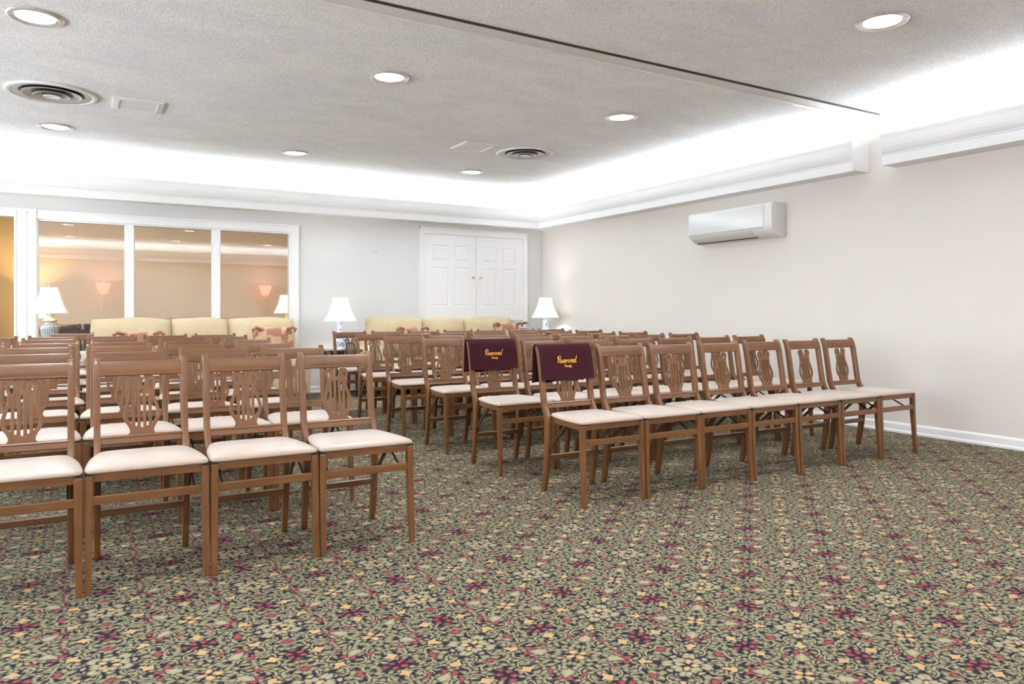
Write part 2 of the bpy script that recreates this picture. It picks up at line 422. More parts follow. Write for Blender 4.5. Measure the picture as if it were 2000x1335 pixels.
# baseboards
def base_prof(): return [(0, 0), (.022, 0), (.022, .018), (.014, .028), (.014, .075), (.009, .088), (.004, .095), (0, .095)]
def sweep_wall(path, prof, name, m, capm=True):
    """profile (out-from-wall, z) swept along a wall line in plan; the room lies to the left of the path"""
    pts = [Vector(p) for p in path]; rings = []
    for i, p in enumerate(pts):
        d1 = (pts[i]-pts[i-1]).normalized() if i > 0 else (pts[1]-pts[0]).normalized()
        d2 = (pts[i+1]-pts[i]).normalized() if i < len(pts)-1 else d1
        n1, n2 = Vector((-d1.y, d1.x)), Vector((-d2.y, d2.x))
        n = (n1+n2); n = n/ max(1e-6, n.dot(n1))
        rings.append([(p.x+n.x*q, p.y+n.y*q, z) for q, z in prof])
    b = MB(); b.loft(rings); return struct(b.build(name, m))
sweep_wall([(XR, YF), (XR, YB)], base_prof(), 'baseboard_right', 'trim')
sweep_wall([(XR, YB), (WX0, YB)], base_prof(), 'baseboard_back', 'trim')
sweep_wall([(XL, YB), (XL, YF)], base_prof(), 'baseboard_left', 'trim')
# crown where wall meets ceiling
crown = [(0, 2.835), (.012, 2.835), (.016, 2.85), (.03, 2.862), (.05, 2.89), (.058, 2.905), (.07, 2.912), (.075, 2.9295), (0, 2.9295)]
sweep_wall([(XR, YF), (XR, YB), (XL, YB)], crown, 'trim_2', 'crown')
sweep_wall([(XL, YB), (XL, YF), (XR, YF)], crown, 'trim_3', 'crown')
# light coves: a moulded trough on the wall
cove = [(0, 2.462), (.205, 2.462), (.205, 2.548), (.211, 2.551), (.211, 2.558), (.205, 2.561), (.211, 2.566), (.216, 2.57), (.228, 2.592), (.238, 2.62), (.243, 2.65),
        (.247, 2.70), (.251, 2.715), (.252, 2.735), (.218, 2.735), (.218, 2.62), (.185, 2.49), (0, 2.49)]
struct(sweep_wall([(XR, 4.38), (XR, YB), (XL, YB), (XL, YF), (XR, YF), (XR, 4.08)], cove, 'trim_4', 'crown'))
b = MB(); b.prism([(XR, 2.462), (XR-.205, 2.462), (XR-.205, 2.56), (XR-.242, 2.62), (XR-.252, 2.735), (XR, 2.735)], 'y', 4.36, 4.381)
b.box((XR-.245, 4.352, 2.462), (XR-.0, 4.361, 2.56)); b.box((XR-.252, 4.352, 2.56), (XR-.0, 4.361, 2.735))
struct(b.build('trim_5', 'crown'))
# partition track across the ceiling
b = MB(); b.box((XL, 4.09, ZC-.014), (6.27, 4.215, ZC)); struct(b.build('trim_6', simple('track_board', (.74, .73, .72), .6)))
b = MB(); b.box((XL, 4.215, ZC-.022), (6.25, 4.238, ZC)); struct(b.build('trim_7', 'trim'))
b = MB(); b.box((XL, 4.074, ZC-.004), (6.3, 4.0795, ZC)); b.box((XL, 4.084, ZC-.012), (6.3, 4.0898, ZC)); struct(b.build('trim_8', simple('track_groove', (.06, .055, .05), .6)))

# cupboard-height double door in the back wall
dz0, dz1, dx0, dx1, dm = .99, 2.30, 4.425, 6.15, 5.296
b = MB()
b.box((4.345, YB-.03, .93), (dx0, YB+.0, 2.385)); b.box((dx1, YB-.03, .93), (6.22, YB, 2.385)); b.box((dx0, YB-.03, dz1), (dx1, YB, 2.385))
b.box((4.337, YB-.042, 2.37), (6.228, YB-.03, 2.392)); b.box((4.337, YB-.042, .93), (4.352, YB-.03, 2.392)); b.box((6.213, YB-.042, .93), (6.228, YB-.03, 2.392))
b.box((4.32, YB-.055, .955), (6.25, YB, .98)); b.box((4.345, YB-.03, .87), (6.22, YB, .955)); b.box((4.345, YB-.04, .86), (6.22, YB, .875))
struct(b.build('trim_9', 'trim'))
for k, (x0, x1, hx) in enumerate(((dx0+.004, dm-.003, 5.236), (dm+.003, dx1-.004, 5.362))):
    d = bpy.data.objects.new('door_%d' % (k+1), None); COL.objects.link(d); struct(d)
    b = MB(); yf = YB-.022; W = x1-x0
    b.box((x0, yf+.012, dz0), (x1, YB-.0005, dz1-.003))
    px = [(x0+.15*W/.87*.9, x0+.47*W), (x0+.56*W, x0+.87*W)] if k == 0 else [(x0+.14*W, x0+.45*W), (x0+.56*W, x0+.86*W)]
    zs = [(1.205, 1.80), (1.895, 2.14)]
    xs = [x0, px[0][0], px[0][1], px[1][0], px[1][1], x1]
    for i in (0, 2, 4): b.box((xs[i], yf, dz0), (xs[i+1], yf+.012, dz1-.003))
    for i in (1, 3):
        for za, zb in ((dz0, zs[0][0]), (zs[0][1], zs[1][0]), (zs[1][1], dz1-.003)): b.box((xs[i], yf, za), (xs[i+1], yf+.012, zb))
        for za, zb in zs:   # raised field with a sloped border
            xa, xb = xs[i], xs[i+1]
            b.loft([[(xa+e, y, za+e), (xb-e, y, za+e), (xb-e, y, zb-e), (xa+e, y, zb-e)] for e, y in ((-.001, yf+.0005), (.004, yf+.0112), (.013, yf+.0112), (.036, yf+.003))], True, False)
            e, y = .036, yf+.003; b.bm.faces.new([b.bm.verts.new(q) for q in ((xa+e, y, za+e), (xb-e, y, za+e), (xb-e, y, zb-e), (xa+e, y, zb-e))])
    b.build('door_leaf', 'trim', d)
    b = MB(); bm2 = MB(); bm2.lathe([(.001, 0), (.012, 0), (.012, .004), (.006, .008), (.006, .02), (.016, .028), (.019, .036), (.015, .045), (.001, .048)], 20)
    b.merge(bm2.bm, Matrix.Translation((hx, yf, 1.652)) @ Matrix.Rotation(PI/2, 4, 'X')); b.build('door_knob', 'brass', d, True)
    for zz in (1.24, 2.09):
        b = MB(); xh = x0-.006 if k == 0 else x1-.002
        b.box((xh, yf-.006, zz), (xh+.008, yf+.004, zz+.09)); b.build('hinge', 'white_metal', d)
b = MB(); bm2 = MB(); bm2.lathe([(.001, 0), (.045, 0), (.045, .006), (.038, .01), (.001, .01)], 24)
b.merge(bm2.bm, Matrix.Translation((3.66, YB, 2.015)) @ Matrix.Rotation(PI/2, 4, 'X'))
tag(b.build('blank_cover', 'wall_back', None, True), 'small round blank cover painted like the back wall, left of the white double doors', 'wall plate')

# lounge behind the glass
YL_ = 13.6
b = MB(); b.box((XL-.1, YL_, 0), (5.0, YL_+.1, ZC)); struct(b.build('wall_lounge_back', 'yellow'))
b = MB(); b.box((3.3, YB+T, 0), (3.4, YL_, ZC)); struct(b.build('wall_lounge_right', 'yellow'))
b = MB(); b.box((-3.4, YB+T, 0), (-3.3, YL_, ZC)); struct(b.build('wall_lounge_left', 'yellow'))
b = MB(); b.box((-3.4, YB+T, ZC), (3.4, YL_+.1, ZC+.1)); o = struct(b.build('ceiling_lounge', 'lounge_ceiling'))

# ------------------------------------------------------------------ the chair
def loop_seat(inset, y0=0.):
    h = [(.0, 0), (.20, 0), (.219, .006), (.228, .022), (.2275, .09), (.222, .17), (.212, .25), (.197, .33), (.180, .385), (.150, .41), (0, .414)]
    cy = .2
    R = [(x, y) for x, y in h]
    L = [(-x, y) for x, y in reversed(h[1:-1])]
    out = []
    for x, y in R+L:
        out.append((x*(1-inset/.22), cy+(y-cy)*(1-inset/.2)+y0))
    return out
def make_chair():
    t = thing('lyre_back_chair', (0, 0, 0), 'x', 'chair')
    # cushion
    b = MB(); rings = []
    for ins, z in ((.004, .474), (.000, .4765), (-.001, .482), (.002, .4885), (.010, .494), (.030, .499), (.070, .5025), (.13, .504)):
        rings.append([(x, y, z) for x, y in spline(loop_seat(ins), 3)])
    b.loft(rings); b.build('seat_cushion', 'vinyl', t, True)
    b = MB(); o1, o2 = loop_seat(.006), loop_seat(.028)
    o1 = spline(o1, 3); o2 = spline(o2, 3)
    b.loft([[(x, y, z) for x, y in o] for o, z in ((o1, .474), (o1, .441), (o2, .441), (o2, .474))], True, False)
    R0, R1 = [], []
    b.prism(spline(loop_seat(.012), 3), 'z', .462, .474)
    b.build('seat_frame', 'wood_h', t, True)
    for s in (-1, 1):
        # front leg: tapers, splays a touch
        b = MB(); xo = .229
        rings = []
        for z, y0, y1, wi, xx in ((.466, .004, .030, .026, .226), (.462, .000, .034, .0295, .229), (.33, -.002, .030, .029, .229), (.0, -.020, .006, .024, .2295)):
            rings.append([(s*(xx-wi), y0, z), (s*xx, y0, z), (s*xx, y1, z), (s*(xx-wi), y1, z)])
        b.loft(rings); b.build('leg', 'wood_v', t, bevel=.0025)
        b = MB(); b.box((min(s*.2285, s*.2005), .001, .4655), (max(s*.2285, s*.2005), .030, .4720)); b.build('bumper', 'black', t)
        # back post running down into the rear leg
        F = [(.45, .0), (.42, .15), (.402, .30), (.393, .42), (.400, .462), (.418, .49), (.440, .525), (.452, .565), (.470, .67), (.488, .78), (.497, .83), (.508, .868), (.522, .892), (.530, .902)]
        Bk = [(.483, .0), (.462, .15), (.450, .30), (.447, .42), (.452, .462), (.465, .49), (.480, .525), (.492, .565), (.508, .67), (.526, .78), (.536, .83), (.547, .868), (.556, .886), (.552, .902)]
        Fs = spline(F, 4, False); Bs = spline(Bk, 4, False)
        b = MB(); rings = []
        for (yf, zf), (yb, zb) in zip(Fs, Bs):
            x1, x0 = s*.196, s*.169
            rings.append([(x0, yf, zf), (x1, yf, zf), (x1, yb, zb), (x0, yb, zb)])
        b.loft(rings); b.build('back_post', 'wood_v', t, True, bevel=.003)
        b = MB(); b.bar((s*.186, .415, .262), (s*.186, .225, .438), .010, .020); b.build('brace', 'wood_dark', t)
        b = MB(); b.bar((s*.176, .020, .352), (s*.176, .205, .438), .005, .011)
        b.build('folding_link', 'strap', t)
    # rails
    b = MB(); pr = [(.504, .820), (.4995, .825), (.5015, .829), (.5005, .834), (.5125, .876), (.515, .882), (.520, .886), (.528, .887), (.5315, .884), (.530, .876), (.522, .835), (.519, .820)]
    b.prism(pr, 'x', -.171, .171); b.build('top_rail', 'wood_h', t, True)
    b = MB(); b.prism([(.447, .517), (.470, .515), (.480, .549), (.455, .552), (.450, .545), (.4525, .541)], 'x', -.171, .171); b.build('lower_rail', 'wood_h', t, bevel=.0015)
    b = MB(); b.box((-.203, .003, .349), (.203, .022, .384)); b.build('stretcher', 'wood_h', t, bevel=.003)
    b = MB(); b.box((-.172, .412, .200), (.172, .444, .230)); b.build('stretcher', 'wood_h', t, bevel=.003)
    # lyre
    half = [(.0625, .545), (.052, .556), (.049, .570), (.058, .592), (.071, .612), (.0765, .637), (.0735, .662), (.066, .688), (.0575, .712), (.0525, .733), (.0555, .748), (.0515, .757), (.0560, .772), (.0615, .788), (.0610, .802), (.054, .814), (.044, .8185)]
    rt = spline(half, 4, False)
    gap = [(.036, .8185), (.020, .8185), (.016, .805), (.0135, .790), (.011, .776), (0., .774)]
    right = rt + gap
    outline = right + [(-x, z) for x, z in reversed(right[:-1])]
    def slot(x0, x1, z0, z1, n=6):
        r = (x1-x0)/2; c = (x0+x1)/2
        return [(c+r*math.cos(a), z1-r+r*math.sin(a)) for a in [PI*i/n for i in range(n+1)]] + [(c+r*math.cos(a), z0+r+r*math.sin(a)) for a in [PI+PI*i/n for i in range(n+1)]]
    loops = [outline, slot(-.006, .006, .578, .757), slot(-.029, -.0175, .586, .755), slot(.0175, .029, .586, .755)]
    for s in (-1, 1):
        loops.append([(s*x, z) for x, z in spline([(.040, .700), (.040, .66), (.040, .606), (.046, .602), (.056, .615), (.0635, .637), (.0600, .665), (.052, .692), (.045, .705)], 3)])
        loops.append([(s*x, z) for x, z in spline([(.037, .762), (.046, .775), (.049, .790), (.044, .801), (.036, .801), (.032, .790), (.033, .773)], 3)])
    ang = math.atan2(.045, .27)
    mt = Matrix.Translation((0, .470, .55)) @ Matrix.Rotation(-ang, 4, 'X') @ Matrix.Rotation(PI/2, 4, 'X') @ Matrix.Translation((0, -.55, 0))
    curve_fill('lyre_splat', loops, .0042, .0012, 'wood_v', t, mt)
    return t

ORD = ['first', 'second', 'third', 'fourth', 'fifth', 'sixth', 'seventh']
GRP = 'lyre-back folding chairs set out in rows'
chair0 = make_chair(); used = [False]
def place(x, y, label, rz=0.):
    if not used[0]: c = chair0; used[0] = True
    else: c = copy_tree(chair0)
    c.location = (x, y, 0); c.rotation_euler = (0, 0, rz); tag(c, label, 'chair', GRP)
    return c
rows_L = [(.236, 3.335, .465), (.230, 4.235, .465), (.216, 5.08, .465), (.249, 5.875, .465), (.224, 6.73, .465), (.236, 7.42, .466)]
rows_R = [(2.672, 3.385, .466), (2.675, 4.35, .466), (2.682, 5.225, .466), (2.628, 5.975, .465), (2.640, 6.835, .465), (2.652, 7.70, .465)]
RN = ['front', 'second', 'third', 'fourth', 'fifth', 'back']
for r, (x0, y0, p) in enumerate(rows_L):
    for j in (([-1] if r < 3 else [-1, -2]) + [0, 1, 2]):
        k = 2-j
        lab = 'brown lyre-back chair, %s from the aisle in the %s row of the left block' % (ORD[k], RN[r])
        if r == 0 and j == -1: lab = 'brown lyre-back chair at the far left of the front row, cut by the photo edge'
        place(x0+j*p, y0+random.uniform(-.006, .006), lab, random.uniform(-.008, .008))
covers = []
for r, (x0, y0, p) in enumerate(rows_R):
    for j in range(7):
        lab = 'brown lyre-back chair, %s from the aisle in the %s row of the right block' % (ORD[j], RN[r])
        if j == 0 and r < 2: lab = 'brown lyre-back chair under a maroon cover, aisle end of the %s row, right block' % RN[r]
        if j == 6 and r == 0: lab = 'brown lyre-back chair at the wall end of the front row, nearest the white baseboard'
        c = place(x0+j*p, y0+random.uniform(-.006, .006), lab, random.uniform(-.008, .008))
        if j == 0 and r < 2: covers.append(c)
place(-.09, 8.60, 'brown lyre-back chair standing alone beside the left sofa, behind the left block')

# ------------------------------------------------------------------ reserved covers
def script_word(strokes, sc, shear, thick, name, parent, mtx):
    b = MB()
    for st in strokes:
        pts = spline([(x+y*shear, y) for x, y in st], 5, False)
        b.tube([(x*sc, y*sc, 0) for x, y in pts], thick, 6)
    bmesh.ops.transform(b.bm, matrix=mtx, verts=b.bm.verts)
    return b.build(name, 'gold_thread', parent, True)
E_ = [(.0, .35), (.35, .45), (.62, .75), (.45, 1.), (.15, .8), (.1, .35), (.35, .02), (.7, .12), (.95, .4)]
def at(L, dx): return [(x+dx, y) for x, y in L]
S_ = [(.0, .3), (.4, .95), (.5, 1.), (.55, .6), (.5, .15), (.2, .0), (.05, .2)]
R_ = [(.0, .3), (.25, .85), (.3, 1.0), (.4, .85), (.62, .85), (.6, .35), (.75, .05), (.95, .2)]
V_ = [(.0, .75), (.15, 1.), (.3, .7), (.4, .05), (.7, .5), (.8, 1.), (1.05, .85)]
D_ = [(.75, .8), (.4, 1.), (.1, .6), (.2, .08), (.5, .1), (.75, .6), (.95, 1.6), (1.0, 2.2), (.9, 1.6), (.8, .5), (.95, .05), (1.25, .25)]
CR = [[(.35, 0.), (.42, .9), (.45, 1.9)], [(.0, 1.35), (.2, 1.95), (.8, 2.2), (1.2, 1.9), (1.1, 1.35), (.5, 1.05), (.8, .6), (1.15, .05), (1.45, .2)]]
RES = CR + [at(E_, 1.3), at(S_, 2.15), [(2.2, .3), (2.4, .15), (2.95, .35)], at(E_, 2.9), at(R_, 3.75), at(V_, 4.6), at(E_, 5.6), at(D_, 6.35)]
FAM = [[(.1, 0), (.35, 1.), (.5, 1.7)], [(.0, 1.5), (.5, 1.85), (1.3, 1.75)], [(.1, .95), (.8, 1.0)], at([(.6, .75), (.3, 1.), (.05, .5), (.2, .05), (.55, .4), (.62, .95), (.65, .1), (.9, .2)], .95),
       at([(.0, .2), (.12, 1.), (.15, .1), (.4, 1.), (.5, .1), (.75, 1.), (.85, .15), (1.05, .3)], 1.85), at([(.0, .3), (.12, 1.), (.15, .1), (.4, .3)], 2.9), at([(.0, .3), (.35, 1.7), (.25, .2), (.5, .15)], 3.25), at([(.0, 1.), (.15, .3), (.4, .4), (.5, 1.), (.35, -.5), (.0, -.6), (.1, -.1), (.7, .3)], 3.75)]
FAM = [[(x*1.4, y) for x, y in st_] for st_ in FAM]
def make_cover(c, label):
    t = thing('chair_cover', c.location, label, 'chair cover', 'maroon reserved covers on aisle chairs', c.rotation_euler.z)
    # path in (y,z): front flap bottom -> over the rail -> rear flap bottom
    zf = .686
    front = [(.4635, zf), (.4765, .76), (.486, .81), (.494, .845), (.505, .878), (.518, .898), (.531, .9085)]
    back = [(.545, .9085), (.559, .898), (.566, .88), (.569, .84), (.572, .78), (.576, .70), (.579, .665)]
    path = spline(front+back, 4, False)
    b = MB(); n = len(path); nx = 14; th = .0035; G = [[], []]
    for i, (y, z) in enumerate(path):
        a = path[max(0, i-1)]; d = path[min(n-1, i+1)]; ty, tz = d[0]-a[0], d[1]-a[1]; l = math.hypot(ty, tz); ny, nz = -tz/l, ty/l
        for s_ in (0, 1):
            row = []
            for j in range(nx+1):
                x = -.203+.406*j/nx
                wv = .0012*math.sin(x*34+i*.25)*min(1, abs(z-.9)/.15)
                edge = .004*math.sin(j*1.1) if i in (0, n-1) else 0
                off = th*s_+wv*s_
                row.append(b.bm.verts.new((x, y+ny*off+(wv if ty > 0 and y > .55 else 0), z+nz*off+edge)))
            G[s_].append(row)
    f = b.bm.faces.new
    for s_ in (0, 1):
        for i in range(n-1):
            for j in range(nx): f((G[s_][i][j], G[s_][i][j+1], G[s_][i+1][j+1], G[s_][i+1][j]))
    for i in range(n-1):
        for j in (0, nx): f((G[0][i][j], G[0][i+1][j], G[1][i+1][j], G[1][i][j]))
    for j in range(nx):
        for i in (0, n-1): f((G[0][i][j], G[0][i][j+1], G[1][i][j+1], G[1][i][j]))
    b.build('cloth', 'maroon', t, True)
    an = math.atan2(.0205, .11)
    def fr(x, z, out=.0045): # on the front flap
        y = .4635+(z-zf)*.186
        return Matrix.Translation((x, y-out, z)) @ Matrix.Rotation(PI/2-an, 4, 'X')
    script_word(RES, .0200, .28, .0019, 'lettering_reserved', t, fr(-.080, .793, .0052))
    script_word(FAM, .0092, .28, .0012, 'lettering_family', t, fr(-.026, .766, .0052))
    return t
make_cover(covers[0], 'maroon cloth cover with gold lettering over the front row aisle chair, right block')
make_cover(covers[1], 'maroon cloth cover with gold lettering over the second row aisle chair, farther from the viewer')

# ------------------------------------------------------------------ ceiling fittings
def downlight(x, y, label, z=ZC):
    t = thing('ceiling_light', (x, y, z), label, 'ceiling light', 'recessed downlights in the ceiling')
    b = MB(); b.lathe([(.108, -.001), (.152, -.001), (.154, -.006), (.148, -.013), (.136, -.017), (.122, -.012), (.108, -.006)], 40, caps=False)
    b.loft([[(.108*math.cos(2*PI*k/40), .108*math.sin(2*PI*k/40), zz) for k in range(40)] for zz in (-.006, -.001)], True, False)
    b.build('trim_ring', 'chrome', t, True)
    b = MB(); b.lathe([(.001, -.010), (.06, -.009), (.107, -.005), (.107, -.001), (.001, -.001)], 40); b.build('lens', 'lens', t, True)
    L = bpy.data.lights.new('downlight', 'AREA'); L.shape = 'DISK'; L.size = .2; L.energy = DL_W; L.color = (.93, .96, 1.); L.spread = math.radians(150)
    o = bpy.data.objects.new('downlight_lamp', L); COL.objects.link(o); o.location = (0, 0, -.02); o.parent = t
    return t
DL_W = 16.
for x, y, lab in ((-.25, 5.36, 'round ceiling downlight at the top left of the photo'), (4.30, 2.77, 'round ceiling downlight nearest the viewer on the right, beyond the ceiling track'),
                  (2.04, 5.35, 'round ceiling downlight with chrome ring in the middle of the ceiling'), (4.32, 5.36, 'round ceiling downlight between the track and the white square vent on the right'),
                  (-.23, 8.42, 'small round downlight just beyond the large round air diffuser at left'), (2.09, 8.44, 'small round downlight left of centre near the bright cove of the back wall'),
                  (4.34, 8.42, 'small round downlight below the round diffuser near the closet doors'),
                  (-.25, 2.74, 'round downlight seen mirrored at the top of the leftmost window pane'), (2.05, 2.75, 'round downlight seen mirrored at the top of the middle window pane'),
                  (-.25, .1, 'round downlight mirrored low in the leftmost window pane above the white band'), (2.05, .1, 'round downlight mirrored low in the middle window pane above the white band'),
                  (4.30, .1, 'round downlight seen mirrored in the right-hand window pane')):
    downlight(x, y, lab)
def diffuser(x, y, label):
    t = thing('air_diffuser', (x, y, ZC), label, 'ceiling vent', 'round air diffusers')
    b = MB(); b.lathe([(.262, -.001), (.325, -.001), (.33, -.006), (.322, -.016), (.30, -.020), (.288, -.014), (.262, -.004)], 56, caps=False); b.build('outer_ring', 'white_metal', t, True)
    b = MB(); b.lathe([(.001, -.001), (.30, -.001), (.30, -.003), (.001, -.003)], 48); b.build('throat', 'strap', t)
    b = MB(); b.lathe([(.292, -.012), (.286, -.014), (.235, -.005), (.238, -.0035)], 56, caps=False); b.build('cone', 'grey_metal', t, True)
    for r, z, r2, z2 in ((.214, -.020, .150, -.006), (.130, -.030, .078, -.010)):
        b = MB(); b.lathe([(r2, z2), (r-.004, z-.001), (r, z-.003), (r+.006, z-.001), (r+.004, z+.003), (r-.004, z+.003), (r2-.002, z2+.003)], 56, caps=False); b.build('cone', 'grey_metal', t, True)
    b = MB(); b.lathe([(.001, -.030), (.030, -.032), (.052, -.038), (.060, -.038), (.064, -.034), (.050, -.026), (.02, -.018), (.001, -.016)], 40); b.build('centre_cap', 'white_metal', t, True)
diffuser(-.217, 7.15, 'large round air diffuser with concentric rings on the left of the ceiling')
diffuser(4.356, 7.13, 'round air diffuser with concentric rings beside the square vent, right of centre')
def sqvent(x, y, label):
    t = thing('square_vent', (x, y, ZC), label, 'ceiling vent', 'square ceiling vents')
    h = .195; b = MB()
    for s in range(4):
        m2 = MB(); m2.loft([[(-h, -h, -.001), (h, -h, -.001), (h, -h, -.012), (-h, -h, -.012)], [(-h+.045, -h+.045, -.001), (h-.045, -h+.045, -.001), (h-.045, -h+.045, -.018), (-h+.045, -h+.045, -.018)]])
        b.merge(m2.bm, Matrix.Rotation(s*PI/2, 4, 'Z'))
    b.build('frame', 'white_metal', t)
    b = MB(); b.box((-.152, -.152, -.012), (.152, .152, -.001)); b.build('panel', 'white_metal', t)
sqvent(.42, 7.19, 'white square ceiling vent beside the large round diffuser at left')
sqvent(3.70, 7.12, 'white square ceiling vent just left of the right-hand round diffuser')

# ------------------------------------------------------------------ wall air conditioner
t = thing('air_conditioner', (XR, 5.92, 1.93), 'white wall-mounted air conditioner high on the right wall under the cornice', 'air conditioner')
L2 = .61; D = .235
prof = [(0, .36), (-.20, .36), (-.222, .352), (-D, .335), (-D, .12), (-.232, .095), (-.222, .072), (-.205, .050), (-.18, .030), (-.15, .015), (-.11, .004), (-.07, .0), (0, .0)]
b = MB(); b.prism(prof, 'y', -L2, L2); b.build('body', 'plastic_soft', t, True, bevel=.005)
b = MB(); b.prism([(-.20, .362), (-.225, .357), (-D-.010, .335), (-D-.010, .105), (-D+.002, .088), (-D+.002, .335), (-.20, .355)], 'y', -L2+.10, L2-.0); b.build('front_panel', 'plastic', t, bevel=.002)
b = MB(); b.loft([[(-.2285, y, .078), (-.214, y, .050), (-.187, y, .026), (-.155, y, .010), (-.150, y, .016), (-.18, y, .034), (-.205, y, .054), (-.222, y, .080)] for y in (-L2+.27, L2-.04)]); b.build('louver_flap', 'plastic_grey', t)
b = MB(); b.loft([[(-.150, y, .011), (-.128, y, .001), (-.126, y, .006), (-.148, y, .014)] for y in (-L2+.27, L2-.04)]); b.build('air_slot', 'black', t)
b = MB(); bm2 = MB(); bm2.lathe([(.001, 0), (.006, 0), (.006, .003), (.001, .003)], 12); b.merge(bm2.bm, Matrix.Translation((-.197, -L2+.17, .052)) @ Matrix.Rotation(-.95, 4, 'Y')@Matrix.Rotation(PI,4,'X')); b.build('indicator_light', 'strap', t)

# ------------------------------------------------------------------ sofas and cushions
def sofa(x0, x1, cuts, yb, label):
    """x0..x1 outer ends of the back cushions"""
    cx = (x0+x1)/2; w = x1-x0+.12; t = thing('sofa', (cx, yb, 0), label, 'sofa', 'tan three-seat sofas')
    hw = w/2
    b = MB(); b.box((-hw+.16, -.86, .12), (hw-.16, -.02, .30)); b.build('base', 'sofa', t, True, bevel=.02)
    b = MB(); b.box((-hw+.05, -.24, .12), (hw-.05, -.02, .84)); b.build('back', 'sofa', t, True, bevel=.05, seg=4)
    for s in (-1, 1):
        b = MB(); pr = [(0.-.0, .1), (.19, .1), (.20, .5), (.215, .58), (.19, .64), (.10, .665), (.02, .64), (-.005, .58), (0, .5)]
        b.prism([(s*(hw-.19+q), z) for q, z in pr], 'y', -.88, -.06); b.build('arm', 'sofa', t, True, bevel=.02, seg=3)
        for yy in (-.82, -.12):
            b = MB(); b.box((s*(hw-.13)-.03, yy-.03, 0), (s*(hw-.13)+.03, yy+.03, .105)); b.build('foot', 'darkwood', t)
    for k in range(3):
        a, c = cuts[k]-cx, cuts[k+1]-cx
        b = MB(); b.pillow(c-a+.02, .60, .30, 18, 3.2, Matrix.Translation(((a+c)/2, -.33, .745)) @ Matrix.Rotation(-.16, 4, 'X'), -.012, wob=k*2.1+x0); b.build('back_cushion', 'sofa', t, True)
        sw = (w-.40)/3
        b = MB(); b.pillow(sw, .66, .20, 12, 6., Matrix.Translation((-hw+.2+sw*(k+.5), -.55, .39)) @ Matrix.Rotation(PI/2, 4, 'X')); b.build('seat_cushion', 'sofa', t, True)
    return t
sofa(.085, 2.415, (.085, .935, 1.584, 2.415), 10.10, 'tan three-seat sofa below the glazed window on the left')
sofa(3.38, 5.73, (3.38, 4.244, 4.889, 5.73), 10.10, 'tan three-seat sofa below the white double doors')
def throw(x, y, z, rz, tilt, label, w=.46):
    t = thing('throw_pillow', (x, y, z), label, 'pillow', 'patchwork throw pillows on the sofas', rz)
    b = MB(); b.pillow(w, .40, .17, 14, 3., Matrix.Rotation(tilt, 4, 'X')); b.build('pillow_body', 'patch', t, True)
    for s in (-1, 1): # gathered ears at the top corners
        b = MB(); b.tube([(s*(w/2-.10), -.03, .17), (s*(w/2-.03), -.055, .19), (s*(w/2+.01), -.05, .165), (s*(w/2-.0), -.03, .13)], [.014, .024, .020, .010], 10)
        b.build('gathered_corner', 'patch', t, True)
throw(.56, 9.50, .695, .05, -.25, 'red and tan patchwork pillow on the left end of the left sofa', .50)
throw(2.08, 9.48, .735, -.05, -.25, 'peach patchwork pillow with gathered corners on the right end of the left sofa', .50)
throw(3.95, 9.50, .715, .1, -.25, 'peach patchwork pillow low against the left cushion of the right sofa')
throw(5.47, 9.48, .765, -.05, -.25, 'rust and peach pillow on the right cushion of the sofa below the doors')

# ------------------------------------------------------------------ lamps and tables
def bell(rb, rt, h, n=9):
    return [(rt+(rb-rt)*(1-(i/n))**1.65, h*i/n) for i in range(n+1)]
def shade(t, z0, rb, rt, h, m, ribs=True, n=48):
    b = MB(); b.lathe(bell(rb, rt, h), n, (0, 0, z0), False)
    o = b.build('lamp_shade', m, t, True)
    md = o.modifiers.new('thick', 'SOLIDIFY'); md.thickness = .003
    b = MB()
    for r, z in ((rb, z0), (rt, z0+h)):
        b.tube([(r*math.cos(a), r*math.sin(a), z) for a in [2*PI*k/40 for k in range(41)]], .0035, 6)
    for k in range(8):
        a = PI/8+k*PI/4; b.tube([((r+.001)*math.cos(a), (r+.001)*math.sin(a), z0+z) for r, z in bell(rb, rt, h)], .002, 5)
    b.build('shade_ribs', simple('shade_piping', (.62, .62, .60), .7) if 'shade_piping' not in bpy.data.materials else bpy.data.materials['shade_piping'], t, True)
